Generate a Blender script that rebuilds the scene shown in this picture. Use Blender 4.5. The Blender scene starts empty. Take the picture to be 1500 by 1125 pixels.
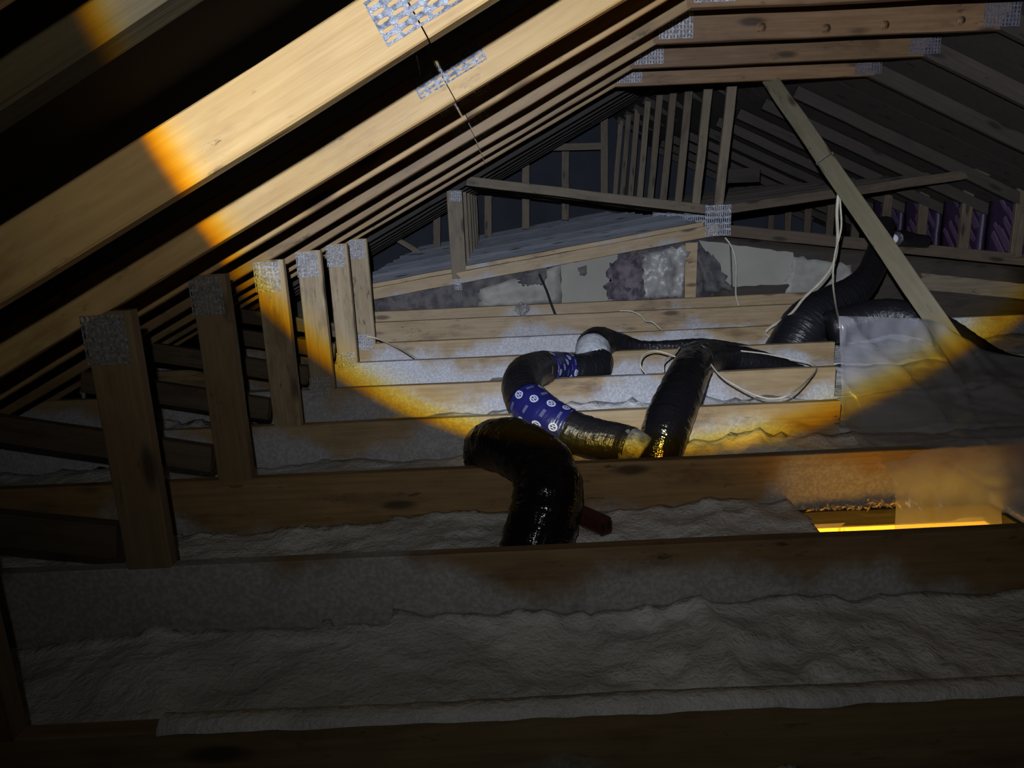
import bpy, bmesh, math, random
from mathutils import Vector, Matrix, noise
random.seed(7)
sc = bpy.context.scene
COL = sc.collection
# ---------------------------------------------------------------- camera
F, CAMZ = 1083.0, 1.075
yv = Vector(((735-750)/F, (562.5-300)/F, 1.0)).normalized()
xv = Vector((1, .044, 0)); xv.z = -(xv.dot(yv))/yv.z
xv = (xv - xv.dot(yv)*yv).normalized()
zv = xv.cross(yv)
if zv.y < 0: zv = -zv
RIGHT = Vector((xv.x, yv.x, zv.x)); UP = Vector((xv.y, yv.y, zv.y)); FWD = Vector((xv.z, yv.z, zv.z))
EYE = Vector((0, 0, CAMZ))
cd = bpy.data.cameras.new('camera'); cam = bpy.data.objects.new('camera', cd); COL.objects.link(cam)
cam.matrix_world = Matrix(((RIGHT.x, UP.x, -FWD.x, 0), (RIGHT.y, UP.y, -FWD.y, 0), (RIGHT.z, UP.z, -FWD.z, CAMZ), (0, 0, 0, 1)))
cd.sensor_width = 36; cd.lens = F/1500*36; cd.clip_start = .02
sc.camera = cam
# ---------------------------------------------------------------- light
w = bpy.data.worlds.new('world'); sc.world = w; w.use_nodes = True
w.node_tree.nodes['Background'].inputs[0].default_value = (.55, .65, 1, 1)
w.node_tree.nodes['Background'].inputs[1].default_value = .0035
LAMP = Vector((-.042, 0, CAMZ+.119)); AXIS = Vector((.164, 1, .221))

def flashlight():
    """one torch beam: its colour and strength depend on the angle off its axis (white core, yellow-orange fringe, weak wide spill)"""
    l = bpy.data.lights.new('flashlight', 'SPOT'); l.energy = 1; l.spot_size = math.radians(156); l.spot_blend = .2
    l.shadow_soft_size = .007; l.use_nodes = True
    nt = l.node_tree; em = nt.nodes['Emission']; N = nt.nodes.new
    ge = N('ShaderNodeNewGeometry'); dt = N('ShaderNodeVectorMath'); dt.operation = 'DOT_PRODUCT'; dt.inputs[1].default_value = AXIS.normalized()
    nt.links.new(ge.outputs['Incoming'], dt.inputs[0])
    def mth(op, a, b=None):
        n = N('ShaderNodeMath'); n.operation = op; nt.links.new(a, n.inputs[0])
        if b is not None: n.inputs[1].default_value = b
        return n.outputs[0]
    ang = mth('DIVIDE', mth('ARCCOSINE', mth('ABSOLUTE', dt.outputs['Value'])), math.radians(80))
    cr = N('ShaderNodeValToRGB'); nt.links.new(ang, cr.inputs[0])
    st = [(0, (.62, .66, .76)), (18, (.70, .74, .84)), (30.9, (.88, .93, 1.05)), (32.1, (1.05, 1.0, .80)), (32.8, (1.1, .82, .16)), (33.5, (1.0, .52, .015)), (33.95, (.62, .28, .01)),
          (34.25, SP[0]), (39, SP[1]), (46, SP[2]), (56, SP[3]), (72, (0, 0, 0))]
    el = cr.color_ramp.elements
    while len(el) > 1: el.remove(el[0])
    el[0].position = st[0][0]/80; el[0].color = (*st[0][1], 1)
    for d, c in st[1:]:
        e = el.new(d/80); e.color = (*c, 1)
    fo = N('ShaderNodeLightFalloff'); fo.inputs['Strength'].default_value = POWER; fo.inputs['Smooth'].default_value = .55
    nt.links.new(cr.outputs[0], em.inputs[0]); nt.links.new(fo.outputs['Linear'], em.inputs[1])
    o = bpy.data.objects.new('flashlight', l); COL.objects.link(o); o.location = LAMP
    o.rotation_euler = AXIS.to_track_quat('-Z', 'Y').to_euler()
POWER = 122
SP = [(.104, .101, .096), (.086, .084, .080), (.056, .055, .052), (.024, .0235, .022)]
flashlight()
hl = bpy.data.lights.new('hatch_room_lamp', 'POINT'); hl.energy = 80; hl.color = (1, .56, .04); hl.shadow_soft_size = .3
ho = bpy.data.objects.new('hatch_room_lamp', hl); COL.objects.link(ho); ho.location = (1.28, 2.22, -.95)
vs = sc.view_settings
sc.display_settings.display_device = 'sRGB'
vs.view_transform = 'Standard'; vs.look = 'None'; vs.exposure = 0; vs.gamma = 1; vs.use_curve_mapping = False

# ---------------------------------------------------------------- helpers
def px(x, y, Y=None, Z=None):
    d = RIGHT*((x-750)/F) + UP*((562.5-y)/F) + FWD
    return EYE + d*(Y/d.y if Y is not None else (Z-CAMZ)/d.z)

def thing(name, label, cat, loc=(0, 0, 0), group=None):
    o = bpy.data.objects.new(name, None); COL.objects.link(o); o.location = loc; o.empty_display_size = .1
    o['label'] = label; o['category'] = cat
    if group: o['group'] = group
    return o

def tag(o, label, cat, group=None, kind=None):
    if label: o['label'] = label
    if cat: o['category'] = cat
    if group: o['group'] = group
    if kind: o['kind'] = kind
    return o

def link(name, me, mat, parent=None, M=None, smooth=False):
    if mat is not None and not me.materials: me.materials.append(mat)
    o = bpy.data.objects.new(name, me); COL.objects.link(o)
    M = M or Matrix.Identity(4)
    if parent:
        o.parent = parent
        pm = parent.matrix_basis
        if parent.parent: pm = parent.parent.matrix_basis @ pm
        M = pm.inverted() @ M
    o.matrix_basis = M
    if smooth:
        for p in me.polygons: p.use_smooth = True
    return o

def mesh(name, vs_, fs, uvs=None):
    me = bpy.data.meshes.new(name); me.from_pydata([tuple(v) for v in vs_], [], fs)
    if uvs:
        ul = me.uv_layers.new(name='UVMap')
        for p in me.polygons:
            for li, vi in zip(p.loop_indices, p.vertices): ul.data[li].uv = uvs[vi]
    me.update(); return me

def frame(a, b, up=Vector((0, 0, 1))):
    x = (b-a).normalized(); z = (up - up.dot(x)*x).normalized(); y = z.cross(x)
    c = (a+b)/2
    return Matrix(((x.x, y.x, z.x, c.x), (x.y, y.y, z.y, c.y), (x.z, y.z, z.z, c.z), (0, 0, 0, 1)))

def bar(name, parent, a, b, wz, ty, mat, up=Vector((0, 0, 1)), ch=.003, jit=.0012):
    """sawn timber from a to b: wz along up, ty across; eased edges, slightly uneven along its length"""
    a, b = Vector(a), Vector(b); L = (b-a).length
    n = max(1, min(24, int(L/.22))); V, Fc = [], []
    hy, hz = ty/2, wz/2
    prof = [(-hy, -hz+ch), (-hy+ch, -hz), (hy-ch, -hz), (hy, -hz+ch), (hy, hz-ch), (hy-ch, hz), (-hy+ch, hz), (-hy, hz-ch)]
    for i in range(n+1):
        dy, dz = random.gauss(0, jit), random.gauss(0, jit)
        if i in (0, n): dy = dz = 0
        for (y, z) in prof: V.append((-L/2 + L*i/n, y+dy+random.gauss(0, jit*.4), z+dz+random.gauss(0, jit*.4)))
    for i in range(n):
        for j in range(8):
            k = (j+1) % 8; Fc.append((i*8+j, i*8+k, i*8+8+k, i*8+8+j))
    Fc.append(tuple(range(7, -1, -1))); Fc.append(tuple(n*8+j for j in range(8)))
    me = mesh(name, V, [f[::-1] for f in Fc])
    me.validate()
    return link(name, me, mat, parent, frame(a, b, up))

PLATES = {}
def plate_mesh(wd, ht, nx, ny, vert):
    key = (wd, ht, nx, ny, vert)
    if key in PLATES: return PLATES[key]
    V, Fc = [], []; t = .0015
    cw, chh = wd/nx, ht/ny
    a, b = (.24, .36) if vert else (.38, .22)
    for i in range(nx):
        for j in range(ny):
            x0, z0 = -wd/2+i*cw, -ht/2+j*chh; cx, cz = x0+cw/2, z0+chh/2
            s = len(V)
            V += [(x0, 0, z0), (x0+cw, 0, z0), (x0+cw, 0, z0+chh), (x0, 0, z0+chh)]
            inner = [(-a, -b*.5), (-a*.5, -b), (a*.5, -b), (a, -b*.5), (a, b*.5), (a*.5, b), (-a*.5, b), (-a, b*.5)]
            V += [(cx+u*cw, 0, cz+v*chh) for u, v in inner]
            V += [(cx+u*cw, t, cz+v*chh) for u, v in inner]
            for c in range(4):
                p0, p1, p2 = s+4+2*c, s+4+2*c+1, s+4+(2*c+2) % 8
                Fc.append((s+c, p1, p0)); Fc.append((s+c, s+(c+1) % 4, p2, p1))
            for c in range(8):
                d = (c+1) % 8; Fc.append((s+4+c, s+4+d, s+12+d, s+12+c))
    s = len(V)
    R = [(-wd/2, -ht/2), (wd/2, -ht/2), (wd/2, ht/2), (-wd/2, ht/2)]
    V += [(x, 0, z) for x, z in R] + [(x, t, z) for x, z in R]
    for c in range(4): Fc.append((s+c, s+4+c, s+4+(c+1) % 4, s+(c+1) % 4))
    PLATES[key] = mesh('gusset_plate', V, Fc); return PLATES[key]

def gusset(parent, x, y, z, wd, ht, nx, ny, vert=True, ang=0.0, mat=None):
    M = Matrix.Translation((x, y-.0016, z)) @ Matrix.Rotation(-ang, 4, 'Y')
    me = plate_mesh(wd, ht, nx, ny, vert)
    if mat is not None: me = me.copy(); me.materials.clear()
    return link('gusset_plate', me, mat or M_GALV, parent, M)

def catmull(P, n=8):
    """P: list of (Vector, radius) -> dense list"""
    out = []; m = len(P)
    for i in range(m-1):
        p0, p1, p2, p3 = P[max(i-1, 0)], P[i], P[i+1], P[min(i+2, m-1)]
        for k in range(n):
            t = k/n; t2, t3 = t*t, t*t*t
            f = lambda a, b, c, d: .5*((2*b) + (c-a)*t + (2*a-5*b+4*c-d)*t2 + (3*b-a-3*c+d)*t3)
            out.append((Vector([f(p0[0][q], p1[0][q], p2[0][q], p3[0][q]) for q in range(3)]), f(p0[1], p1[1], p2[1], p3[1])))
    out.append((P[-1][0].copy(), P[-1][1])); return out

def sweep(name, S, mat, parent=None, ring=20, wr=0.0, grow=0.0, cap=True, seed=0.0, v0=0.0):
    """skin a list of (point, radius); wrinkles follow the circumference as on a taped sleeve"""
    V, Fc, U = [], [], []
    n = len(S); up = None; acc = v0
    for i in range(n):
        p, r = S[i]
        t = (S[min(i+1, n-1)][0]-S[max(i-1, 0)][0]).normalized()
        if up is None: up = t.orthogonal().normalized()
        up = (up - up.dot(t)*t).normalized(); sd = t.cross(up)
        if i: acc += (p-S[i-1][0]).length
        for j in range(ring+1):
            a = 2*math.pi*j/ring
            rr = r+grow
            if wr:
                q = Vector((math.cos(a)*1.6, math.sin(a)*1.6, acc*38+seed))
                rr += wr*noise.noise(q) + wr*.7*noise.noise(Vector((math.cos(a)*3.5, math.sin(a)*3.5, acc*90+seed*2)))
                rr += wr*.25*math.sin(acc*2*math.pi/.06+a*.5+seed)
            V.append(p + (up*math.cos(a)+sd*math.sin(a))*rr); U.append((j/ring, acc))
    R = ring+1
    for i in range(n-1):
        for j in range(ring): Fc.append((i*R+j, i*R+j+1, (i+1)*R+j+1, (i+1)*R+j))
    if cap:
        for e, s in ((0, -1), (n-1, 1)):
            V.append(S[e][0].copy()); U.append((.5, acc)); c = len(V)-1
            for j in range(ring):
                f = (e*R+j, e*R+j+1, c); Fc.append(f if s > 0 else f[::-1])
    me = mesh(name, V, Fc, U)
    return link(name, me, mat, parent, None, True)

def cable(name, pts, r, mat, label, cat='cable', group=None, parent=None):
    S = catmull([(p, r) for p in pts], 7)
    o = sweep(name, S, mat, parent, ring=8)
    return tag(o, label, cat, group) if label else o

def slab(name, corners, thick, mat, parent=None, nx=10, ny=8, amp=.01, fq=6, jag=.0, seed=0, back=Vector((0, 1, 0))):
    """uneven sheet between four corners (tl, tr, br, bl) with a thickness towards 'back' and ragged edges"""
    tl, tr, br, bl = [Vector(c) for c in corners]; V, Fc = [], []
    g = {}
    for s in (0, 1):
        for j in range(ny+1):
            for i in range(nx+1):
                u, v = i/nx, j/ny
                if jag:
                    ed = Vector((u*5+seed, v*5, seed))
                    if j in (0, ny): v += (noise.noise(Vector((u*9+seed, j, 3))))*jag*(1 if j == 0 else -1)
                    if i in (0, nx): u += (noise.noise(Vector((v*9+seed, i, 7))))*jag*(1 if i == 0 else -1)
                p = (tl*(1-u)+tr*u)*(1-v) + (bl*(1-u)+br*u)*v
                d = amp*(noise.noise(p*fq+Vector((seed, 0, 0)))+.6*noise.noise(p*fq*2.7+Vector((0, seed, 0))))
                g[s, i, j] = len(V); V.append(p - back*(d) + back*(thick if s else 0))
    for j in range(ny):
        for i in range(nx):
            Fc.append((g[0, i, j], g[0, i, j+1], g[0, i+1, j+1], g[0, i+1, j]))
            Fc.append((g[1, i, j], g[1, i+1, j], g[1, i+1, j+1], g[1, i, j+1]))
    for i in range(nx):
        Fc.append((g[0, i, 0], g[0, i+1, 0], g[1, i+1, 0], g[1, i, 0])); Fc.append((g[0, i+1, ny], g[0, i, ny], g[1, i, ny], g[1, i+1, ny]))
    for j in range(ny):
        Fc.append((g[0, 0, j+1], g[0, 0, j], g[1, 0, j], g[1, 0, j+1])); Fc.append((g[0, nx, j], g[0, nx, j+1], g[1, nx, j+1], g[1, nx, j]))
    return link(name, mesh(name, V, Fc), mat, parent, None, amp > .004)

# ---------------------------------------------------------------- materials
class NT:
    def __init__(s, name):
        s.m = bpy.data.materials.new(name); s.m.use_nodes = True; s.t = s.m.node_tree
        s.b = s.t.nodes['Principled BSDF']; s.out = s.t.nodes['Material Output']
    def n(s, typ, **kw):
        nd = s.t.nodes.new(typ)
        for k, v in kw.items():
            if k.startswith('_'): setattr(nd, k[1:], v)
            else: nd.inputs[k].default_value = v
        return nd
    def l(s, a, b): s.t.links.new(a, b)
    def math(s, op, a, b=None, c=None):
        nd = s.n('ShaderNodeMath', _operation=op)
        for i, v in enumerate((a, b, c)):
            if v is None: continue
            if isinstance(v, (int, float)): nd.inputs[i].default_value = v
            else: s.l(v, nd.inputs[i])
        return nd.outputs[0]
    def ramp(s, fac, lo, hi):
        nd = s.n('ShaderNodeMapRange', _interpolation_type='SMOOTHSTEP'); nd.inputs[1].default_value = lo; nd.inputs[2].default_value = hi
        s.l(fac, nd.inputs[0]); return nd.outputs[0]
    def mix(s, fac, a, b):
        nd = s.n('ShaderNodeMix', _data_type='RGBA')
        for i, v in ((0, fac), (6, a), (7, b)):
            if isinstance(v, (int, float)): nd.inputs[i].default_value = v
            elif isinstance(v, tuple): nd.inputs[i].default_value = (*v, 1)
            else: s.l(v, nd.inputs[i])
        return nd.outputs[2]
    def coords(s, scale, rnd=True, which='Object'):
        tc = s.n('ShaderNodeTexCoord'); mp = s.n('ShaderNodeVectorMath', _operation='MULTIPLY'); mp.inputs[1].default_value = scale
        src = tc.outputs[which]
        if rnd:
            oi = s.n('ShaderNodeObjectInfo'); mu = s.n('ShaderNodeVectorMath', _operation='MULTIPLY_ADD')
            mu.inputs[1].default_value = (37.1, 11.3, 5.7); s.l(oi.outputs['Random'], mu.inputs[0]); s.l(src, mu.inputs[2]); src = mu.outputs[0]
        s.l(src, mp.inputs[0]); return mp.outputs[0]
    def noise(s, vec, scale=1, detail=3, rough=.55):
        nd = s.n('ShaderNodeTexNoise', Scale=scale, Detail=detail, Roughness=rough); s.l(vec, nd.inputs['Vector']); return nd.outputs['Fac']
    def bump(s, h, strength, dist=.01):
        nd = s.n('ShaderNodeBump', Strength=strength, Distance=dist); s.l(h, nd.inputs['Height']); s.l(nd.outputs[0], s.b.inputs['Normal'])

def wood(name, c1, c2, dark, rough=.6, spray=0.0, var=.25, foam=(.43, .45, .50)):
    N = NT(name)
    grain = N.noise(N.coords((3, 70, 70)), 1, 4, .6)
    stain = N.noise(N.coords((2.6, 9, 9)), 1, 5, .65); scr = N.noise(N.coords((11, 34, 34)), 1, 4, .7); mott = N.noise(N.coords((6, 14, 14)), 1, 3, .6)
    vo = N.n('ShaderNodeTexVoronoi', Scale=1, Randomness=1.0); N.l(N.coords((2.6, 9, 9)), vo.inputs['Vector'])
    knot = N.ramp(vo.outputs['Distance'], .22, .08)
    col = N.mix(N.ramp(grain, .3, .7), c1, c2)
    col = N.mix(N.math('MULTIPLY', N.ramp(mott, .35, .75), .45), col, tuple(.5*(a+b) for a, b in zip(c2, dark)))
    col = N.mix(N.math('MULTIPLY', N.ramp(stain, .52, .72), .8), col, dark)
    col = N.mix(N.math('MULTIPLY', N.math('MULTIPLY', N.ramp(scr, .60, .68), N.ramp(stain, .42, .6)), .8), col, tuple(x*.45 for x in dark))
    col = N.mix(N.math('MULTIPLY', knot, .85), col, tuple(x*.35 for x in dark))
    oi = N.n('ShaderNodeObjectInfo'); hs = N.n('ShaderNodeHueSaturation'); N.l(col, hs.inputs['Color'])
    N.l(N.math('MULTIPLY_ADD', oi.outputs['Random'], 2*var, 1-var), hs.inputs['Value']); col = hs.outputs[0]
    if spray:
        tc = N.n('ShaderNodeTexCoord'); sx = N.n('ShaderNodeSeparateXYZ'); N.l(tc.outputs['Object'], sx.inputs[0])
        a = N.noise(N.coords((1.9, .3, 1.0)), 1, 2, .5); b = N.noise(N.coords((14, 14, 14)), 1, 3, .6)
        lo = N.math('MULTIPLY', N.math('SUBTRACT', .03, sx.outputs['Z']), 1.5)
        sm = N.math('ADD', N.math('ADD', a, lo), N.math('MULTIPLY', N.math('SUBTRACT', b, .5), .16))
        msk = N.math('MULTIPLY', N.ramp(sm, .62-spray*.2, .76-spray*.2), .88)
        fc = N.mix(N.ramp(N.noise(N.coords((90, 90, 90)), 1, 2), .35, .7), tuple(x*.7 for x in foam), foam)
        col = N.mix(msk, col, fc)
    N.l(col, N.b.inputs['Base Color']); N.b.inputs['Roughness'].default_value = rough
    N.bump(N.math('ADD', grain, N.math('MULTIPLY', knot, 1.5)), .35, .004)
    return N.m

def plain(name, c1, c2=None, rough=.6, scale=12, metallic=0.0, bump=0.0, bs=30, spec=.5):
    N = NT(name); c2 = c2 or tuple(x*.75 for x in c1)
    v = N.coords((1, 1, 1))
    N.l(N.mix(N.ramp(N.noise(v, scale, 4), .3, .7), c1, c2), N.b.inputs['Base Color'])
    N.b.inputs['Roughness'].default_value = rough; N.b.inputs['Metallic'].default_value = metallic
    N.b.inputs['Specular IOR Level'].default_value = spec
    if bump: N.bump(N.noise(v, bs, 4, .6), bump, .01)
    return N.m

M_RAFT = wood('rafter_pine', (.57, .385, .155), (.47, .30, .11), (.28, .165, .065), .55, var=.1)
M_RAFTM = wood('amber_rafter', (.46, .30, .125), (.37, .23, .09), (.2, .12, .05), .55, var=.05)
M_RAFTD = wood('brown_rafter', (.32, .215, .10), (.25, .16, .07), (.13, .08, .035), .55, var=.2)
M_WEB = wood('web_pine', (.37, .295, .185), (.29, .22, .13), (.15, .105, .06), .6, var=.12)
M_WEBD = wood('shaded_web_pine', (.19, .135, .07), (.15, .10, .05), (.08, .05, .025), .6, var=.08)  # web pine with the shade on the near left posts painted in
M_OVER = wood('shaded_overhead_pine', (.075, .054, .02), (.055, .04, .015), (.035, .025, .01), .7, var=.05)  # darkness outside the beam is put into this rafter's colour
M_FLAT = wood('aged_brown_pine', (.205, .125, .062), (.155, .09, .044), (.08, .045, .024), .5, var=.18)
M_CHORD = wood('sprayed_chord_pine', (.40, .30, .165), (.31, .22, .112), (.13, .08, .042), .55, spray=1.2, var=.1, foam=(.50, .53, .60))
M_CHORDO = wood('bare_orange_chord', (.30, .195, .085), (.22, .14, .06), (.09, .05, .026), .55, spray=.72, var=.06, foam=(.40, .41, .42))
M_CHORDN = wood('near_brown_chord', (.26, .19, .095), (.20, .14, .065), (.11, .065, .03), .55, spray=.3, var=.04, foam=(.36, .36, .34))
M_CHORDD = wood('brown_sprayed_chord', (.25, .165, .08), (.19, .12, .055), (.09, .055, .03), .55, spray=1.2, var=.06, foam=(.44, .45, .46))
M_JOIST = wood('joist_pine', (.42, .32, .19), (.34, .245, .135), (.17, .11, .06), .55, spray=.3, var=.12)
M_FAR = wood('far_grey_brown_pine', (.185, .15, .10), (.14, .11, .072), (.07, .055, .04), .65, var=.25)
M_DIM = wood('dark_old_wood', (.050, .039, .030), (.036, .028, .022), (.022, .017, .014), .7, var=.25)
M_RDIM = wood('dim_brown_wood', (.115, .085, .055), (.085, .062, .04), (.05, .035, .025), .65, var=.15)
M_BLACKW = wood('near_black_wood', (.035, .03, .027), (.025, .022, .02), (.015, .013, .012), .8, var=.2)  # also paints shade onto the left top chords of the vaulted trusses
M_PLANK = wood('grey_weathered_plank', (.62, .66, .76), (.46, .50, .58), (.24, .26, .30), .45, var=.3)
M_BRACE = wood('brace_pine', (.215, .19, .125), (.18, .155, .10), (.11, .09, .055), .6, var=.05)
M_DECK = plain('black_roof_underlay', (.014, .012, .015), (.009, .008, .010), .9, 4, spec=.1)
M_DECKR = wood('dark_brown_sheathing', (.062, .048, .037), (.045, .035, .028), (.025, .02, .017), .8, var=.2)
M_GALV = plain('galvanised_steel', (.80, .84, .94), (.25, .28, .36), .32, 110, .45, .9, 160)
M_FOAM = None
def foam():
    N = NT('grey_spray_foam'); v = N.coords((1, 1, 1), False)
    big = N.noise(v, 4.5, 3); mid = N.noise(v, 17, 4, .6); fine = N.noise(v, 90, 3, .6)
    N.l(N.mix(N.ramp(big, .35, .68), (.74, .75, .76), (.54, .545, .55)), N.b.inputs['Base Color'])
    N.b.inputs['Roughness'].default_value = .42
    N.bump(N.math('ADD', N.math('MULTIPLY', mid, 1.6), N.math('MULTIPLY', fine, .5)), .55, .02)
    return N.m
M_FOAM = foam()
def blackfilm(name, base, rough):
    N = NT(name); v = N.coords((22, 9, 1), True, 'UV'); v2 = N.coords((7, 55, 1), True, 'UV')
    N.b.inputs['Base Color'].default_value = (*base, 1); N.b.inputs['Roughness'].default_value = rough
    N.b.inputs['Specular IOR Level'].default_value = .6
    vo = N.n('ShaderNodeTexVoronoi', Scale=1, _feature='DISTANCE_TO_EDGE'); N.l(N.coords((9, 30, 1), True, 'UV'), vo.inputs['Vector'])
    N.b.inputs['Coat Weight'].default_value = .0
    N.bump(N.math('ADD', N.math('ADD', N.noise(v2, 1, 3, .6), N.math('MULTIPLY', N.noise(v, 1.2, 2), .5)), N.math('MULTIPLY', vo.outputs['Distance'], -.5)), .42, .02)
    return N.m
M_BLACK = blackfilm('glossy_black_film', (.007, .007, .009), .16)
M_MATTE = blackfilm('dull_black_film', (.012, .012, .016), .38)
def bluewrap():
    N = NT('blue_printed_wrap')
    tc = N.n('ShaderNodeTexCoord'); sc_ = N.n('ShaderNodeVectorMath', _operation='MULTIPLY'); sc_.inputs[1].default_value = (10, 18, 1)
    N.l(tc.outputs['UV'], sc_.inputs[0]); sx = N.n('ShaderNodeSeparateXYZ'); N.l(sc_.outputs[0], sx.inputs[0])
    row = N.math('FLOOR', sx.outputs['Y'])
    ux = N.math('ADD', sx.outputs['X'], N.math('MULTIPLY', row, .5))
    fu = N.math('SUBTRACT', N.math('FRACT', ux), .5); fv = N.math('SUBTRACT', N.math('FRACT', sx.outputs['Y']), .5)
    par = N.math('FLOORED_MODULO', N.math('FLOOR', ux), 2)
    r = N.math('SQRT', N.math('ADD', N.math('MULTIPLY', fu, fu), N.math('MULTIPLY', fv, fv)))
    ring = N.math('LESS_THAN', N.math('ABSOLUTE', N.math('SUBTRACT', r, .25)), .05)
    inn = N.math('LESS_THAN', r, .18)
    b1 = N.math('LESS_THAN', N.math('ABSOLUTE', N.math('SUBTRACT', N.math('ABSOLUTE', fu), .09)), .035)
    b2 = N.math('LESS_THAN', N.math('ABSOLUTE', fv), .035)
    bars = N.math('MULTIPLY', inn, N.math('MAXIMUM', b1, N.math('MULTIPLY', b2, N.math('LESS_THAN', N.math('ABSOLUTE', fu), .12))))
    logo = N.math('MULTIPLY', N.math('MAXIMUM', ring, bars), N.math('GREATER_THAN', par, .5))
    # small line of letter-like strokes between the emblems
    st = N.math('LESS_THAN', N.math('FRACT', N.math('MULTIPLY', fu, 9)), .55)
    txt = N.math('MULTIPLY', N.math('MULTIPLY', st, N.math('LESS_THAN', N.math('ABSOLUTE', fv), .10)), N.math('LESS_THAN', N.math('ABSOLUTE', fu), .3))
    txt = N.math('MULTIPLY', N.math('MULTIPLY', txt, N.math('LESS_THAN', par, .5)), .35)
    N.l(N.mix(N.math('MAXIMUM', logo, txt), (.014, .016, .12), (.55, .60, .75)), N.b.inputs['Base Color'])
    N.b.inputs['Roughness'].default_value = .32
    N.bump(N.noise(N.coords((7, 50, 1), True, 'UV'), 1, 3), .4, .012)
    return N.m
M_BLUE = bluewrap()
M_WHITETAPE = plain('white_tape', (.62, .66, .72), (.45, .48, .54), .45, 40, 0, .5, 60)
M_LINER = plain('grey_liner', (.20, .21, .23), (.09, .09, .10), .35, 40, 0, .8, 50)
M_CABLE = plain('off_white_cable', (.62, .58, .47), (.50, .46, .36), .5, 30)
M_BCABLE = plain('black_cable', (.02, .02, .022), (.03, .03, .03), .45, 30)
M_DRY = plain('drywall_paper', (.34, .33, .29), (.29, .28, .25), .85, 3, 0, .1, 20)
M_FACING = plain('torn_kraft_facing', (.34, .34, .30), (.24, .23, .21), .6, 9, 0, .6, 12)
M_FIBRE = plain('grimy_mauve_fibreglass', (.20, .17, .20), (.05, .045, .06), .95, 14, 0, .9, 25)
M_FOIL = plain('crumpled_grey_poly', (.40, .40, .39), (.24, .24, .24), .35, 9, 0, 1.0, 16)
M_DARKT = plain('dark_torn_paper', (.05, .05, .06), (.14, .13, .13), .8, 14, 0, .8, 20)
M_GALVM = plain('mid_grey_steel', (.36, .37, .40), (.14, .15, .18), .4, 110, .4, .9, 160)  # mid grey steel for the plates on the near posts
M_GALVD = plain('dull_dark_steel', (.13, .13, .17), (.08, .08, .10), .5, 60, .3, .5, 180)  # duller, darker steel for the plates at the right ends
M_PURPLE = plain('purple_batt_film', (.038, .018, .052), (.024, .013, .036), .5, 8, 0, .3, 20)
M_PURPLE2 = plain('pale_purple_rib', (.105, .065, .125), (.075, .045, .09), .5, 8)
M_RED = plain('dark_red_plastic', (.085, .022, .026), (.06, .016, .02), .45, 20)
M_HOLE = plain('black_recess', (.004, .004, .004), None, .8)
M_WARM = plain('cream_painted_wall', (.80, .70, .50), (.76, .66, .46), .8, 3)
M_CHIP = plain('wood_chips', (.50, .42, .28), (.34, .27, .17), .9, 40)
M_WHITEP = plain('white_plastic', (.75, .75, .80), None, .5)
def poly():
    N = NT('clear_poly_sheet'); nt = N.t
    N.b.inputs['Base Color'].default_value = (.54, .55, .62, 1); N.b.inputs['Roughness'].default_value = .22
    v = N.coords((1, 1, 1), False); N.bump(N.noise(v, 6, 2, .4), .5, .06)
    tr = N.n('ShaderNodeBsdfTransparent'); tl = N.n('ShaderNodeBsdfTranslucent'); tl.inputs[0].default_value = (.7, .7, .76, 1)
    tr.inputs[0].default_value = (.93, .93, .94, 1)
    m1 = N.n('ShaderNodeMixShader'); m1.inputs[0].default_value = .22; N.l(N.b.outputs[0], m1.inputs[1]); N.l(tl.outputs[0], m1.inputs[2])
    m2 = N.n('ShaderNodeMixShader'); m2.inputs[0].default_value = .45; N.l(tr.outputs[0], m2.inputs[1]); N.l(m1.outputs[0], m2.inputs[2])
    N.l(m2.outputs[0], N.out.inputs[0]); return N.m
M_POLY = poly()

# ---------------------------------------------------------------- setting
ZT = .235                      # top of the bottom chords
YK = lambda k: 1.08 + .61*k
HX0, HX1, HY0, HY1 = .93, 1.56, 1.735, 2.265    # attic hatch

def boxes(name, bl, mat, parent=None):
    V, Fc = [], []
    for (x0, x1, y0, y1, z0, z1) in bl:
        s = len(V)
        V += [(x, y, z) for z in (z0, z1) for y in (y0, y1) for x in (x0, x1)]
        Fc += [tuple(s+i for i in f) for f in ((0, 2, 3, 1), (4, 5, 7, 6), (0, 1, 5, 4), (2, 6, 7, 3), (0, 4, 6, 2), (1, 3, 7, 5))]
    return link(name, mesh(name, V, Fc), mat, parent)
fl = boxes('floor', [(-2.6, HX0, -.6, 12, -.016, 0), (HX1, 5.2, -.6, 12, -.016, 0), (HX0, HX1, -.6, HY0, -.016, 0), (HX0, HX1, HY1, 12, -.016, 0)], M_DRY); fl['kind'] = 'structure'

SL = .512; NRM = Vector((-SL, 0, 1)).normalized(); ANG = math.atan(SL)
def zb(X, k): return 1.343 + SL*X + (.028 if k >= 2 else 0)
RW = .089                      # 2x4 rafters
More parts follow.
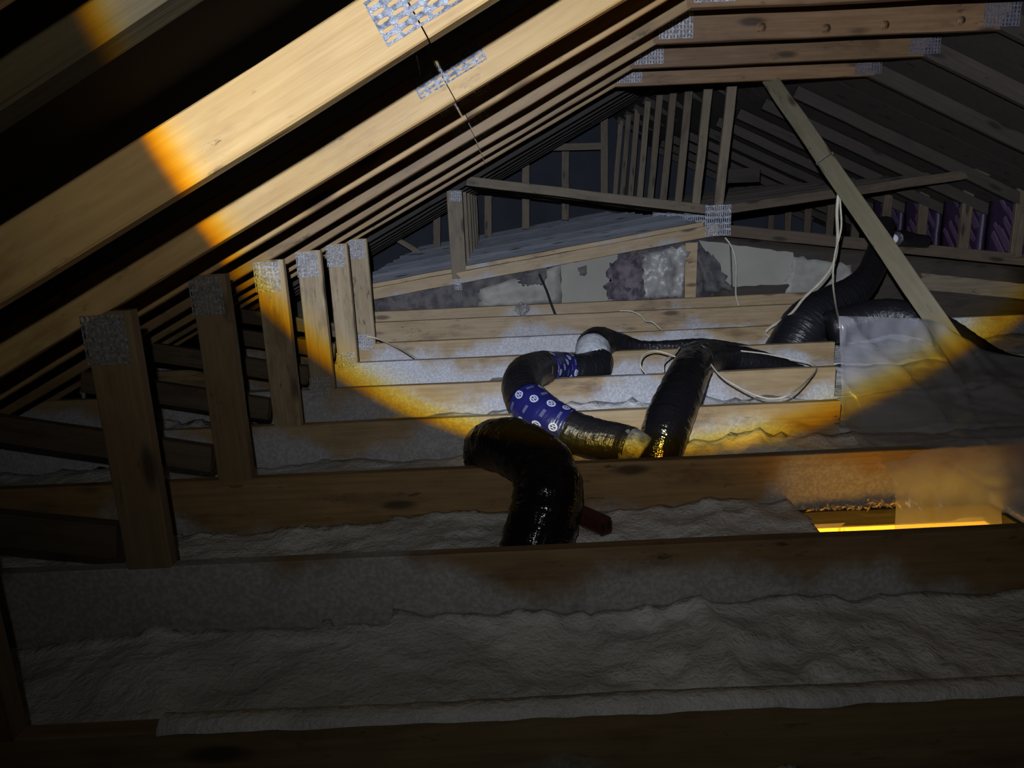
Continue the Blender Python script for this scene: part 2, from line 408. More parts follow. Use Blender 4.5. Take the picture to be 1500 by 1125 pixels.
# roof decks (sheets of sheathing above the rafters), each sheet its own part
ceil = bpy.data.objects.new('ceiling', None); COL.objects.link(ceil); ceil['kind'] = 'structure'
def deck_sheet(p00, p10, p11, p01, mat, th=.012):
    n = (p10-p00).cross(p01-p00).normalized()
    if n.z < 0: n = -n
    V = [p00, p10, p11, p01]; V = V + [v+n*th for v in V]
    Fc = [(0, 1, 2, 3), (7, 6, 5, 4), (0, 4, 5, 1), (1, 5, 6, 2), (2, 6, 7, 3), (3, 7, 4, 0)]
    return link('deck_panel', mesh('deck_panel', V, Fc), mat, ceil)
up = RW/math.cos(ANG)+.004
XR = 1.49                      # centre line of the roof
FZ = 1.737
def lz(X, far=True): return 1.343+SL*X+.028+up
rows = [-.6, .6, 1.82, 3.04, 4.26, 4.87]
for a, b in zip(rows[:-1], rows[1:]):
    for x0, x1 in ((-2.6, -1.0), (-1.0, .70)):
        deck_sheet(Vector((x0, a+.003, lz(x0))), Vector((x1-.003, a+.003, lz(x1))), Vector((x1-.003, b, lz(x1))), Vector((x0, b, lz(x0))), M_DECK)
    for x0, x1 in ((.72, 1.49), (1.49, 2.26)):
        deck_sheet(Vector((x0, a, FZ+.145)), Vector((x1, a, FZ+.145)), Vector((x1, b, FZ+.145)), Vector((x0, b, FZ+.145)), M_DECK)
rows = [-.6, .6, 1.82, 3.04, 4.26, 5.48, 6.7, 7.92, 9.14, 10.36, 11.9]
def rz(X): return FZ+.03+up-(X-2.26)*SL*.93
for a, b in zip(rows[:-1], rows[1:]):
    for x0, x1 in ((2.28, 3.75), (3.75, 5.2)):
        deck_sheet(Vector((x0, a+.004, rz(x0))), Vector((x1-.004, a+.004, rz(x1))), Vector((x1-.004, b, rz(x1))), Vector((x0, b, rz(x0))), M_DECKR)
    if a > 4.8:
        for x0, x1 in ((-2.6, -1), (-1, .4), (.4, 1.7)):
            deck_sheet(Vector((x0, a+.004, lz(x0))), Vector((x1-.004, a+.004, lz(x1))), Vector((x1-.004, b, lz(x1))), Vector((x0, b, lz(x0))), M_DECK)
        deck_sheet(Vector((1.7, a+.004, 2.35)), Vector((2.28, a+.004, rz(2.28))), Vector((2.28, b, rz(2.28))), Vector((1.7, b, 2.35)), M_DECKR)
M_NIGHT = plain('blue_haze_black', (.034, .039, .056), (.026, .031, .046), .9, 3)  # bluish haze of the dark distance is put into this wall colour
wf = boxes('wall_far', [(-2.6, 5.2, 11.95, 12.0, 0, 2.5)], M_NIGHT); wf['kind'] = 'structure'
wl = boxes('wall_left', [(-2.66, -2.6, -.6, 12, 0, .35)], M_DECK); wl['kind'] = 'structure'
wr = boxes('wall_right', [(5.2, 5.26, -.6, 12, 0, .75)], M_DECK); wr['kind'] = 'structure'

# the lit room under the hatch
lower = boxes('wall_lower', [(.2, 2.6, 3.0, 3.05, -2.4, -.02), (.15, .2, .9, 3.05, -2.4, -.02), (2.6, 2.65, .9, 3.05, -2.4, -.02), (.15, 2.65, .85, .9, -2.4, -.02), (.15, 2.65, .85, 3.05, -2.45, -2.4)], M_WARM); lower['kind'] = 'structure'
for i, (x0, x1) in enumerate(((1.12, 1.19), (1.42, 1.47))):
    t = boxes('trim_%d' % (i+1), [(x0, x1, 2.975, 3.0, -2.4, -.03), (x0+.012, x1-.012, 2.968, 2.976, -2.4, -.03)], M_WARM); t['kind'] = 'structure'
# hatch lining
hf = thing('hatch_frame', 'board lining of the lit ceiling hatch with ragged debris on its far ledge', 'hatch', (HX0, HY0, 0))
bar('lining_board', hf, (HX0, HY1+.010, .016), (HX1, HY1+.010, .016), .06, .019, M_BLACKW)
bar('lining_board', hf, (HX0-.0095, HY0, .016), (HX0-.0095, HY1, .016), .06, .019, M_DIM)
bar('lining_board', hf, (HX1+.0095, HY0, .016), (HX1+.0095, HY1, .016), .06, .019, M_DIM)
V, Fc = [], []
for i in range(260):
    c = Vector((random.uniform(HX0+.03, 1.34), HY1+.012+random.uniform(-.011, .012), .047+abs(random.gauss(0, .004))))
    if c.x > 1.17: c.z += abs(random.gauss(0, .008))
    s = len(V); L = random.uniform(.004, .016)
    ax = [Vector((random.gauss(0, 1), random.gauss(0, 1), random.gauss(0, 1))).normalized()*q for q in (L, L*.45, L*.25)]
    V += [c+ax[0], c-ax[0], c+ax[1], c-ax[1], c+ax[2], c-ax[2]]
    Fc += [tuple(s+k for k in f) for f in ((0, 2, 4), (2, 1, 4), (1, 3, 4), (3, 0, 4), (2, 0, 5), (1, 2, 5), (3, 1, 5), (0, 3, 5))]
ch = link('debris', mesh('debris', V, Fc), M_CHIP, hf); ch['kind'] = 'stuff'

# ---------------------------------------------------------------- spray foam in the bays
def foam_mesh():
    V, Fc = [], []
    def bay(y0, y1, x0, x1, base, step=.028):
        nx = int((x1-x0)/step); ny = max(4, int((y1-y0)/step)); s0 = len(V)
        for j in range(ny+1):
            for i in range(nx+1):
                x = x0+(x1-x0)*i/nx; y = y0+(y1-y0)*j/ny
                p = Vector((x, y, 0))
                h = base + .030*noise.noise(p*1.7+Vector((3, 9, 1))) + .020*noise.noise(p*5.5) + .010*abs(noise.noise(p*13)) + .006*noise.noise(p*27)
                h += .014*abs(noise.noise(Vector((x*3, y*9, 4.2))))
                rg = max(0, 1-3.2*abs(noise.noise(p*6.5+Vector((7, 2, 5))))); sel = max(0, min(1, .35+1.6*noise.noise(p*.9+Vector((11, 0, 3)))+x*.25))
                h += sel*(.026*rg*rg + .016*max(0, noise.noise(p*19)) + .03*max(0, noise.noise(p*8.5+Vector((2, 2, 2)))))
                e = min(j, ny-j)*((y1-y0)/ny)
                h += .022*max(0, 1-e/.06)*(.4+noise.noise(Vector((x*4, y0*7, 2))))
                if x < -.12+.1*noise.noise(Vector((x*3, 1, 1))) and y1-y < .022 and noise.noise(Vector((x*2.6, y0, 4))) > -.12: h = .012
                V.append((x, y, max(h, .006)))
        for j in range(ny):
            for i in range(nx):
                a = s0+j*(nx+1)+i; Fc.append((a, a+1, a+nx+2, a+nx+1))
        ring = [s0+i for i in range(nx+1)] + [s0+j*(nx+1)+nx for j in range(1, ny+1)] + [s0+ny*(nx+1)+i for i in range(nx-1, -1, -1)] + [s0+j*(nx+1) for j in range(ny-1, 0, -1)]
        s1 = len(V)
        for q in ring: V.append((V[q][0], V[q][1], .001))
        m = len(ring)
        for q in range(m): Fc.append((ring[q], s1+q, s1+(q+1) % m, ring[(q+1) % m]))
    bay(.5, 1.079, -2.5, 2.3, .06)
    bay(1.119, 1.689, -2.5, 2.5, .055, .02)
    bay(1.729, 2.299, -2.5, HX0-.02, .06, .02); bay(1.729, 2.299, HX1+.02, 3, .06)
    for k in range(2, 7): bay(YK(k)+.039, YK(k+1)-.001, -2.5, 3.4 if k < 6 else 3.8, .075, .03 if k < 4 else .05)
    return mesh('spray_foam', V, Fc)
fo = link('spray_foam', foam_mesh(), M_FOAM, None, None, True)
tag(fo, 'lumpy grey spray foam insulation covering the floor between the bottom chords', 'insulation', kind='stuff')
# strip of overspray lying along the top of the nearest chord
V, Fc = [], []
n = 120
for i in range(n+1):
    x = -.62+2.0*i/n
    wv = .010+.016*max(0, noise.noise(Vector((x*2.2, 5, 0)))+.3)
    for j, (yy, zz) in enumerate(((1.0785-.002, -.002-.012*max(0, noise.noise(Vector((x*7, 1, 1))))), (1.081, .006), (1.095, .005+wv*.5), (1.12, .004+wv*.3), (1.125, -.06))):
        V.append((x, yy, ZT+zz+.003*noise.noise(Vector((x*20, j, 0)))))
for i in range(n):
    for j in range(4): Fc.append((i*5+j, (i+1)*5+j, (i+1)*5+j+1, i*5+j+1))
ov = link('foam_ridge', mesh('foam_ridge', V, Fc), M_FOAM, None, None, True)
tag(ov, 'pale ridge of foam overspray along the top edge of the chord at the bottom of the photo', 'insulation', kind='stuff')

# ---------------------------------------------------------------- trusses
LBL = {-1: 'roof truss overhead in the top left corner, closest to the camera',
       0: 'roof truss with the biggest lit rafter, its chord along the bottom edge',
       1: 'roof truss whose sprayed chord crosses in front of the lit hatch',
       2: 'roof truss whose orange-lit chord stands right behind the hatch opening',
       3: 'roof truss whose chord the blue-wrapped duct descends in front of',
       4: 'roof truss whose chord passes under the looping white cable',
       5: 'roof truss whose foamy chord carries the white-taped black duct bend',
       6: 'roof truss at the end of the row, beside the low planked deck'}
XEND = {3: px(1231, 600, YK(3)).x, 4: px(1223, 560, YK(4)).x, 5: px(1222, 520, YK(5)).x}
def vec(x, y, z): return Vector((x, y, z))
for k in range(-1, 7):
    y = YK(k) if k >= 0 else .44; yc = y+.019
    R = thing('roof_truss', LBL[k], 'truss', (0, y, 0), 'roof trusses standing in a row')
    xe = XEND.get(k, 4.3)
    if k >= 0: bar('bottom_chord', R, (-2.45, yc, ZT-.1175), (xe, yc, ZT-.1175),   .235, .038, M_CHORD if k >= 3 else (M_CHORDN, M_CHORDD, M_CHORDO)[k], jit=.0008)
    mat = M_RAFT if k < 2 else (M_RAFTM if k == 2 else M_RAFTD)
    off = NRM*(RW/2)
    # left rafter in two spliced pieces
    for x0, x1 in ((-2.45, -.0905), (-.0885, .72)):
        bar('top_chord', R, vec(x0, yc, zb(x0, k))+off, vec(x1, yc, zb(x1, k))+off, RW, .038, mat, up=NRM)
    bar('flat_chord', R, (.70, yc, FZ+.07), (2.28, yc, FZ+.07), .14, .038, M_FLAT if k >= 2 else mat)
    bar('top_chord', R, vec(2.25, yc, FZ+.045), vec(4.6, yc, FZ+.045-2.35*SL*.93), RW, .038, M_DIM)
    if k >= 0:
        zt = zb(-.93, k)
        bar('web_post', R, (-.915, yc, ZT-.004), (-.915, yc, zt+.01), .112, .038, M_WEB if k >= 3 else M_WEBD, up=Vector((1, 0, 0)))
        zd = zb(-1.75, k)
        bar('web_diagonal', R, (-.985, yc, ZT+.07), (-1.72, yc, zd-.02), .089, .038, M_RDIM)  # darker wood paints in the gloom around the left diagonals
        if k >= 1:
            gusset(R, -.925, y, zt-.055, .10, .115, 8, 6, mat=M_GALVM if k < 3 else None)
            if k > 3: gusset(R, -.925, y, ZT+.012, .10, .10, 8, 5)
    if k == 0:
        px_, w_, h_, nx, ny, pz = -.085, .165, .062, 7, 5, .054
    else:
        px_, w_, h_, nx, ny, pz = -.10, .165, .042, 7, 4, .066
    if k >= 0:
        gusset(R, px_-SL*0, y, zb(px_, k)+pz*1.0, w_, h_, nx, ny, False, ANG)
    if k >= 1:
        gusset(R, .80, y, FZ+.075, .15, .115, 10, 6)
        gusset(R, 2.24, y, FZ+.06, .16, .10, 10, 6, mat=M_GALVD)
    if k in (1, 3):
        bar('bent_tab', R, vec(-.16, y-.012, zb(-.16, k)+.085), vec(-.165, y-.02, zb(-.16, k)+.125), .008, .002, M_GALV, up=Vector((0, 1, 0)), ch=.0004, jit=0)
# second rafter set just behind the closest one
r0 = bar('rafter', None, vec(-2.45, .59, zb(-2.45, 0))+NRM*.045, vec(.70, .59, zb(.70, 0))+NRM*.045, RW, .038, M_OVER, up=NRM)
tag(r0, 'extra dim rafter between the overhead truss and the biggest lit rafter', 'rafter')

# ceiling joist and wall plate beyond the trusses
def band(name, x0, y0, x1, y1, Y, h, mat, label, cat):
    a, b = px(x0, y0, Y), px(x1, y1, Y); a.z -= h/2; b.z = a.z
    a.y = b.y = Y+.019
    o = bar(name, None, a, b, h, .038, mat); return tag(o, label, cat)
band('ceiling_joist', 540, 473, 1285, 440, 5.35, .19, M_JOIST, 'bare ceiling joist with a grey overspray patch below the silver wad', 'joist')
band('wall_plate', 542, 457, 1230, 424, 5.75, .14, M_JOIST, 'topmost bare plate at the foot of the torn wall', 'plate')

# ---------------------------------------------------------------- vaulted trusses of the lower ceiling beyond
ORD = ['', 'second', 'third', 'fourth', 'fifth', 'sixth', 'seventh', 'eighth', 'ninth']
SY = lambda k: 5.9+.69*k
for k in range(9):
    y = SY(k); yc = y+.019
    R = thing('vaulted_truss', 'nearest vaulted truss, crossing timbers joined by the wide ribbed steel plate' if k == 0 else
              ORD[k]+' vaulted truss counting back from the wide ribbed steel plate', 'truss', (1.68, y, .3), 'vaulted trusses over the far room')
    m = M_FAR
    mk = M_JOIST if k == 0 else M_FAR
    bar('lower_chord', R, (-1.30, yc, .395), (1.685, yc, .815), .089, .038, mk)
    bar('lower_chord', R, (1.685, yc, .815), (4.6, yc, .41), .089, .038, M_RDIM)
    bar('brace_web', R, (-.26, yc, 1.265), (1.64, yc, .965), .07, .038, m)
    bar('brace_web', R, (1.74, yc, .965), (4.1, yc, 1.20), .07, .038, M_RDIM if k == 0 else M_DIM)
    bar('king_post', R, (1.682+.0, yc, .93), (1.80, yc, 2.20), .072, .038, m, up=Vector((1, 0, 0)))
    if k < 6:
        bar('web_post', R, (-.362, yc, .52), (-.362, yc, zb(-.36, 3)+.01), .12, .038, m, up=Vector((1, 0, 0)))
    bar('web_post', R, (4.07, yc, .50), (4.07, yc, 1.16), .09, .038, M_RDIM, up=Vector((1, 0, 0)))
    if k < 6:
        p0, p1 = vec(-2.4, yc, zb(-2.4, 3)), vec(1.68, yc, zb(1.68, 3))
        bar('top_chord', R, p0+NRM*.045, p1+NRM*.045, RW, .038, M_BLACKW, up=NRM)  # blocked light painted as near-black wood
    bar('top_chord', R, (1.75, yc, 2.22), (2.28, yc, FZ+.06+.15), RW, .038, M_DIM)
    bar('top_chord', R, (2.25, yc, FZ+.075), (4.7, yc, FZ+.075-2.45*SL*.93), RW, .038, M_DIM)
    if k < 4:
        gusset(R, 1.685, y, .885, .20, .235, 12, 5)
    if k == 0:
        gusset(R, -.375, y, .475, .06, .09, 4, 4); 
        gusset(R, -.375+.02, y, zb(-.36, 3)-.03, .09, .08, 6, 4)
# grey planks laid over the left lower chords
PD = thing('plank_deck', 'low sloping deck of grey weathered boards on the vaulted trusses', 'deck', (.2, 5.9, .5))
y = 5.90; i = 0
while y < 11.3:
    wd = random.uniform(.20, .30) if i else .05
    x0 = -1.28+random.uniform(-.02, .02); x1 = 1.57 if i < 3 else 1.62
    lift = .058+.003*random.random()+(0 if i else .004)
    f = lambda X: .395+(X+1.30)*.1407+lift
    o = bar('plank', PD, vec(x0, y+wd/2, f(x0)), vec(x1, y+wd/2, f(x1)), .016 if i else .034, wd, M_PLANK if i else M_JOIST, up=Vector((-.14, -random.uniform(.18, .42), 1)) if i else Vector((0, 0, 1)))
    y += wd; i += 1

# far gable frame on the left
G = thing('gable_frame', 'faint bluish stud frame in the dark far left gable', 'frame', px(740, 330, 10.4))
GY = 10.4
for (x, y0, y1, wpx) in ((770, 232, 335, 10), (828, 222, 322, 10), (640, 312, 365, 10), (715, 287, 348, 9), (885, 170, 300, 11)):
    bar('stud', G, px(x, y1, GY), px(x, y0, GY), .10, .04, M_FAR, up=Vector((1, 0, 0)))
bar('rail', G, px(792, 216, GY), px(886, 214, GY), .09, .04, M_FAR)
bar('rake', G, px(580, 350, GY), px(890, 163, GY), .07, .04, M_DIM)
bar('strut', G, px(578, 348, GY), px(618, 372, GY), .07, .04, M_FAR)
tie = bar('tie_board', None, px(1060, 258, 7.6), px(1112, 256, 7.6), .14, .038, M_DIM)
tag(tie, 'short dark horizontal board behind the king posts', 'board')

# ---------------------------------------------------------------- torn wall under the vaulted truss
WB = boxes('wall_back', [(-1.2, 5.1, 6.0, 6.03, 0, .40)], M_DARKT); WB['kind'] = 'structure'
W = thing('torn_partition', 'partition of torn drywall, facing and mauve fibreglass under the vaulted timbers', 'wall', px(950, 440, 5.96))
def wp(name, q, mat, amp=.006, jag=.0, th=.02, Y=5.955, seed=0, nx=12, ny=8, fq=7):
    return slab(name, [px(x, y, Y) for x, y in q], th, mat, W, nx, ny, amp, fq, jag, seed)
wp('backing_panel', ((545, 432), (1050, 345), (1050, 470), (545, 490)), M_DARKT, .01, .02, .02, 5.99)
wp('backing_panel', ((1045, 345), (1500, 392), (1520, 470), (1045, 470)), M_DIM, .01, .02, .02, 5.99)
wp('kraft_facing', ((702, 424), (822, 388), (822, 443), (702, 450)), M_FACING, .03, .10, .01, 5.965, 1)
wp('dark_paper', ((756, 404), (802, 392), (798, 416), (764, 418)), M_DARKT, .02, .3, .01, 5.93, 2)
wp('drywall_panel', ((822, 388), (905, 372), (896, 440), (823, 446)), M_DRY, .001, .03, .013, 5.96, 3)
wp('dark_paper', ((846, 392), (860, 389), (859, 402), (850, 404)), M_DARKT, .01, .2, .005, 5.935, 4, 5, 5)
wp('fibreglass', ((893, 384), (946, 372), (938, 440), (884, 440)), M_FIBRE, .06, .22, .03, 5.945, 5)
wp('poly_facing', ((940, 372), (1012, 358), (998, 434), (944, 438)), M_FOIL, .06, .10, .01, 5.935, 6, 18, 14, 9)
wp('stud', ((1004, 356), (1022, 355), (1019, 436), (1003, 436)), M_JOIST, .001, 0, .03, 5.925, 7, 3, 8)
wp('dark_paper', ((1020, 364), (1044, 372), (1074, 424), (1034, 428)), M_DARKT, .06, .25, .01, 5.92, 8)
wp('drywall_panel', ((1024, 352), (1162, 370), (1162, 416), (1066, 420)), M_DRY, .002, .05, .013, 5.965, 9)
wp('drywall_panel', ((1162, 376), (1246, 388), (1256, 432), (1150, 432)), M_FACING, .006, .12, .013, 5.96, 10)
wp('board', ((1350, 400), (1520, 418), (1520, 440), (1350, 424)), M_FAR, .004, .05, .02, 5.96, 11)
wp('board', ((1340, 428), (1520, 444), (1520, 458), (1340, 446)), M_DIM, .004, .05, .02, 5.95, 12)
wd_ = bmesh.new(); bmesh.ops.create_icosphere(wd_, subdivisions=4, radius=.05)
for v in wd_.verts: v.co += v.co.normalized()*(.018*noise.noise(v.co*45)+.008*noise.noise(v.co*110)); v.co.z *= .9
me = bpy.data.meshes.new('foil_wad'); wd_.to_mesh(me); wd_.free()
c = px(765, 452, 5.68)
fw = link('foil_wad', me, M_FOIL, None, Matrix.Translation(c))
tag(fw, 'crumpled silver wad lodged on the joist below the torn facing', 'wad')

# purple batts behind the right-hand webs
for k in range(4):
    y0 = SY(k)+.06; y1 = SY(k+1)-.02
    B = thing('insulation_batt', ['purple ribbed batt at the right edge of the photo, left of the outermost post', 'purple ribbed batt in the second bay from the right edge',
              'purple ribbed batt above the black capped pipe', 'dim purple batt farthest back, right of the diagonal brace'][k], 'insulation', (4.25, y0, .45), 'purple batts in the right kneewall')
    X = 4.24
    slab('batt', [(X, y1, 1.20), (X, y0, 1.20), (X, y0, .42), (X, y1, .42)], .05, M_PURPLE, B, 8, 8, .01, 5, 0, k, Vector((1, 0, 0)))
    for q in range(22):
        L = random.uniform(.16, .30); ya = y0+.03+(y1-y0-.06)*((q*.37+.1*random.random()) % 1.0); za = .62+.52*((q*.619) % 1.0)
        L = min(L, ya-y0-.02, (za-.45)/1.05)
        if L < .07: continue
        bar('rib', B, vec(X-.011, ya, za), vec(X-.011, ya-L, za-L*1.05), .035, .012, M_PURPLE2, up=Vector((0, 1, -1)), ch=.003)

# ---------------------------------------------------------------- diagonal brace
br = thing('diagonal_brace', 'long diagonal timber brace from the end flat chord down to the plastic sheet', 'brace', px(1412, 530, 3.05))
A, B_ = px(1128, 116, 4.80), px(1413, 530, 3.05)
fw_ = (B_-A).normalized(); vw = (A+B_)/2-EYE; upb = fw_.cross(vw).normalized()
bar('timber', br, A, B_, .089, .038, M_BRACE, up=upb)
m = (A*.64+B_*.36)
bar('staple_strap', br, m+upb*.05-vw.normalized()*.022, m-upb*.05-vw.normalized()*.022, .012, .003, M_BCABLE, up=fw_)

# ---------------------------------------------------------------- ducts
def pts(L): return [(px(x, y, Y), r) for x, y, Y, r in L]
def duct(label, L, segs, name='flexible_duct', n=10, wr=.003, group='black wrapped flexible ducts'):
    S = catmull(pts(L), n); N = len(S)-1
    D = thing(name, label, 'duct', S[0][0], group)
    for nm, a, b, mat, grow, lab in segs:
        i0, i1 = int(a*N), int(b*N)
        o = sweep(nm, S[i0:i1+1], mat, D, 28, wr, grow, True, random.random()*9)
        if lab: o['label'] = lab
    return D
duct('glossy black flexible duct bending up out of the foreground foam', [
    (770, 880, 1.93, .100), (778, 830, 1.95, .102), (790, 780, 1.99, .104), (801, 738, 2.04, .104), (800, 700, 2.10, .100), (782, 672, 2.16, .096),
    (752, 655, 2.23, .092), (724, 652, 2.32, .086), (712, 662, 2.43, .080), (716, 690, 2.52, .078), (730, 720, 2.56, .078)],
    [('jacket', 0, 1, M_BLACK, 0, None)], n=12, wr=.0045)
duct('black flexible duct with blue printed wraps and a white-taped bend', [
    (942, 664, 2.66, .066), (926, 655, 2.68, .076), (900, 648, 2.72, .078), (860, 640, 2.76, .082), (822, 625, 2.80, .084), (790, 605, 2.86, .086), (768, 582, 2.97, .086), (765, 558, 3.15, .086), (782, 542, 3.45, .086),
    (815, 541, 3.72, .086), (850, 543, 3.80, .090), (872, 536, 3.88, .092), (868, 515, 3.98, .094), (876, 502, 4.12, .090), (905, 503, 4.22, .062), (940, 508, 4.26, .036), (985, 507, 4.28, .034), (1030, 505, 4.30, .036), (1080, 510, 4.31, .03), (1130, 516, 4.32, .012)],
    [('inner_liner', 0, .075, M_LINER, -.002, 'grey crinkled liner end'), ('jacket', .06, .47, M_MATTE, 0, None), ('printed_wrap', .20, .30, M_BLUE, .004, 'blue wrap printed with round white emblems'),
     ('jacket', .43, .60, M_MATTE, .001, None), ('printed_wrap', .445, .50, M_BLUE, .005, 'blue wrap printed with round white emblems'),
     ('tape', .595, .66, M_WHITETAPE, .001, 'white crumpled tape'), ('jacket', .645, 1, M_MATTE, .002, None)])
duct('black flexible duct rising over the chord beneath the looping white cable', [
    (962, 690, 2.74, .086), (968, 655, 2.76, .090), (980, 615, 2.82, .094), (997, 575, 2.93, .090), (1010, 545, 3.12, .086), (1026, 524, 3.42, .082), (1060, 524, 3.68, .076), (1105, 530, 3.74, .064), (1145, 537, 3.78, .046), (1180, 543, 3.80, .02)],
    [('jacket', 0, .55, M_BLACK, 0, None), ('jacket', .52, 1, M_MATTE, .001, None)])
duct('wide dull black duct climbing behind the plastic sheet towards the brace', [
    (1130, 560, 4.45, .15), (1158, 515, 4.5, .155), (1185, 472, 4.55, .15), (1220, 448, 4.62, .13), (1250, 428, 4.7, .105), (1272, 404, 4.85, .085), (1286, 372, 5.1, .08), (1292, 345, 5.4, .075), (1296, 330, 5.6, .07)],
    [('jacket', 0, 1, M_MATTE, 0, None)])
duct('dull black duct lying behind the top edge of the plastic sheet', [
    (1215, 480, 4.35, .10), (1260, 470, 4.35, .11), (1305, 462, 4.3, .10), (1345, 470, 4.2, .085), (1375, 480, 4.1, .08), (1420, 510, 3.9, .08), (1455, 534, 3.8, .085), (1500, 545, 3.7, .08), (1560, 548, 3.6, .08)],
    [('jacket', 0, 1, M_MATTE, 0, None)])
P = thing('capped_pipe', 'short black pipe with a round white cap right of the brace', 'pipe', px(1312, 350, 5.75))
S = [(px(1311, 350, 5.62), .058), (px(1322, 349, 5.80), .062), (px(1338, 352, 5.86), .055), (px(1357, 354, 5.90), .05)]
sweep('pipe', catmull(S, 4), M_MATTE, P, 20, .001)
c0 = px(1309, 350, 5.62); dr = (S[0][0]-S[1][0]).normalized()
sweep('cap', [(c0-dr*.01, .034), (c0+dr*.012, .036), (c0+dr*.018, .032)], M_WHITEP, P, 20)

# round knot holes standing out on the lit flat chord
tr4 = [o for o in COL.objects if o.name.startswith('roof_truss') and abs(o.location.y-YK(4)) < .01][0]
for x, y, r in ((1115, 41, .020), (1210, 42, .018), (1296, 37, .018), (1408, 30, .016)):
    c = px(x, y, YK(4)-.001); B2 = Vector((0, 1, 0))
    sweep('knot', [(c+B2*.004, r*1.25), (c-B2*.004, r*1.15), (c-B2*.006, r*.9), (c-B2*.002, r*.72)], M_FLAT, tr4, 14)
    sweep('knot', [(c-B2*.0015, r*.74), (c-B2*.0028, r*.6)], M_BLACKW, tr4, 12)

# ---------------------------------------------------------------- red plastic piece
RB = thing('red_box', 'small dark red plastic piece with a slotted end beside the foreground duct', 'box', px(868, 768, 2.12))
a, b = px(838, 748, 2.16), px(887, 770, 2.02)
bar('body', RB, a, b, .050, .045, M_RED, ch=.006, jit=0)
d = (b-a).normalized(); rt = d.cross(Vector((0, 0, 1))).normalized()
for s in (-.011, .011):
    c = b+d*.0012+rt*s+Vector((0, 0, -.001))
    bar('slot', RB, c-Vector((0, 0, .010)), c+Vector((0, 0, .010)), .014, .003, M_HOLE, up=rt, ch=.001, jit=0)

# ---------------------------------------------------------------- cables
def C(L): return [px(x, y, Y) for x, y, Y in L]
GR = 'off white house cables'
cable('cable', C([(1226, 258, 4.12), (1229, 275, 4.05), (1226, 310, 4.05), (1227, 350, 4.1), (1221, 385, 4.2), (1203, 412, 4.3), (1178, 436, 4.4), (1158, 460, 4.5), (1128, 480, 4.6), (1122, 486, 4.62)]), .0085, M_CABLE,
      'thick off white cable sagging from the brace to the wide black duct', group=GR)
cable('cable', C([(1228, 262, 4.05), (1231, 300, 4.0), (1232, 335, 4.0), (1223, 372, 4.0), (1220, 410, 3.95), (1224, 445, 3.7), (1229, 468, 3.2), (1230, 480, 3.1)]), .0048, M_CABLE,
      'thin off white cable dropping straight from the brace to the sheet corner', group=GR)
cable('cable', C([(1022, 512, 3.33), (1030, 507, 3.30), (1038, 528, 3.2), (1055, 550, 3.05), (1080, 566, 2.98), (1110, 580, 2.90), (1135, 584, 2.90), (1160, 576, 2.92), (1185, 555, 3.2), (1196, 540, 3.45), (1185, 531, 3.58), (1150, 524, 3.64), (1120, 518, 3.66), (1085, 514, 3.67)]), .0038, M_CABLE,
      'off white cable hanging in a wide loop over two chords', group=GR)
cable('cable', C([(947, 548, 3.5), (938, 535, 3.5), (942, 520, 3.55), (958, 514, 3.6), (978, 518, 3.6), (992, 524, 3.6)]), .0042, M_CABLE,
      'off white cable curled in a small loop left of the rising black duct', group=GR)
cable('cable', C([(972, 545, 3.55), (973, 530, 3.6), (988, 518, 3.7), (996, 508, 3.8)]), .0045, M_CABLE,
      'short off white cable end inside the small cable loop', group=GR)
cable('cable', C([(908, 455, 5.2), (925, 456, 5.2), (938, 462, 5.2), (946, 470, 5.15), (956, 472, 5.1), (968, 482, 5.05), (976, 487, 5.0)]), .006, M_CABLE,
      'wavy off white cable lying on the bare joist', group=GR)
cable('cable', C([(1062, 348, 5.82), (1072, 362, 5.8), (1078, 385, 5.78), (1078, 412, 5.72), (1078, 432, 5.65), (1082, 448, 5.6)]), .0065, M_CABLE,
      'off white cable hanging below the wide ribbed steel plate', group=GR)
cable('cable', C([(1058, 486, 4.9), (1085, 478, 4.9), (1110, 482, 4.8), (1128, 494, 4.7)]), .005, M_CABLE, 'pale cable crossing the foamy chord left of the wide duct', group=GR)
cable('cable', C([(536, 492, 4.68), (556, 497, 4.66), (580, 508, 4.5), (600, 519, 4.3), (615, 530, 4.2)]), .006, M_CABLE,
      'pale cable running off the last post base onto the foam', group=GR)
cable('cable', C([(790, 402, 5.86), (800, 424, 5.75), (807, 444, 5.66), (814, 462, 5.6)]), .010, M_BCABLE, 'short black cable hanging from the torn kraft facing')
cable('cable', C([(1069, 350, 5.86), (1071, 385, 5.84), (1072, 420, 5.82)]), .006, M_BCABLE, 'thin black cable hanging straight down the drywall')

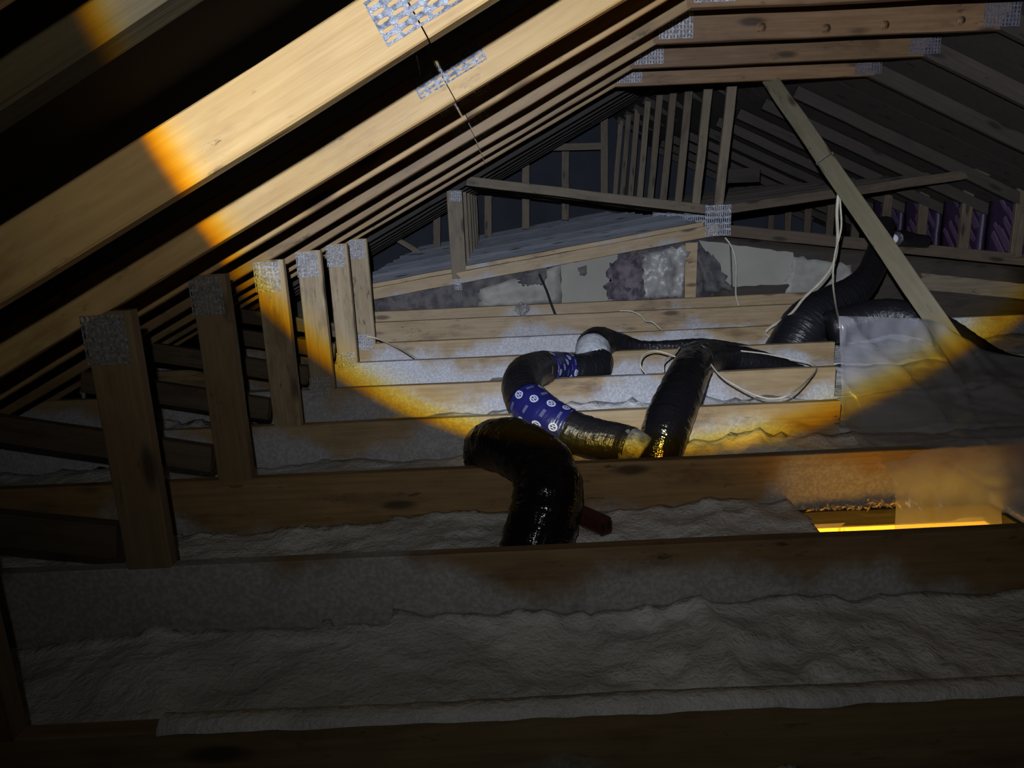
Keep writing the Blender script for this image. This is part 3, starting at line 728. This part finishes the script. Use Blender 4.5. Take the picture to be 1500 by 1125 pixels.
# ---------------------------------------------------------------- plastic sheet
rows = [
 [(1229, 463, 2.90), (1275, 464, 2.95), (1325, 466, 3.00), (1374, 471, 3.10), (1440, 512, 3.10), (1540, 530, 2.95)],
 [(1231, 520, 2.87), (1285, 522, 2.93), (1338, 518, 2.96), (1396, 528, 3.00), (1452, 550, 2.95), (1540, 565, 2.80)],
 [(1233, 570, 2.85), (1290, 575, 2.80), (1345, 575, 2.80), (1400, 578, 2.80), (1455, 592, 2.70), (1540, 602, 2.60)],
 [(1236, 612, 2.84), (1275, 628, 2.66), (1340, 634, 2.56), (1400, 634, 2.50), (1460, 636, 2.44), (1540, 638, 2.40)],
 [(1262, 652, 2.42), (1305, 653, 2.38), (1352, 650, 2.33), (1410, 647, 2.32), (1462, 643, 2.32), (1540, 640, 2.32)],
 [(1302, 690, 2.27), (1330, 690, 2.27), (1365, 690, 2.26), (1412, 690, 2.26), (1465, 690, 2.25), (1540, 690, 2.25)],
 [(1312, 735, 2.23), (1335, 735, 2.22), (1372, 735, 2.21), (1415, 735, 2.20), (1468, 735, 2.20), (1540, 735, 2.20)],
 [(1308, 800, 2.17), (1335, 800, 2.16), (1372, 800, 2.16), (1415, 800, 2.15), (1468, 800, 2.15), (1540, 800, 2.15)]]
G_ = [[px(*q[:2], q[2]) for q in r] for r in rows]
D1 = [catmull([(p, 0) for p in r], 8) for r in G_]
colz = [catmull([(D1[j][i][0], 0) for j in range(len(D1))], 8) for i in range(len(D1[0]))]
V, Fc = [], []; nc, nr = len(colz), len(colz[0])
for i in range(nc):
    for j in range(nr):
        p = colz[i][j][0]
        e = 0 if i == 0 or j == 0 else 1
        cr = abs(noise.noise(Vector((i*.11+j*.07, j*.10-i*.05, 3))))
        cz = 1-min(1, abs(noise.noise(Vector((i*.07-j*.055, j*.03+i*.03, 8.3))))*9); cr += .35*max(0, cz)
        d = e*(.07*(cr-.2) + .004*noise.noise(p*9))*(1 if j < 34 else .35)
        V.append(p+Vector((0, -d, d*.25)))
for i in range(nc-1):
    for j in range(nr-1): Fc.append((i*nr+j, i*nr+j+1, (i+1)*nr+j+1, (i+1)*nr+j))
ps = link('plastic_sheet', mesh('plastic_sheet', V, Fc), M_POLY, None, None, True)
tag(ps, 'translucent grey plastic sheet draped beside the brace and down into the hatch', 'plastic sheet')
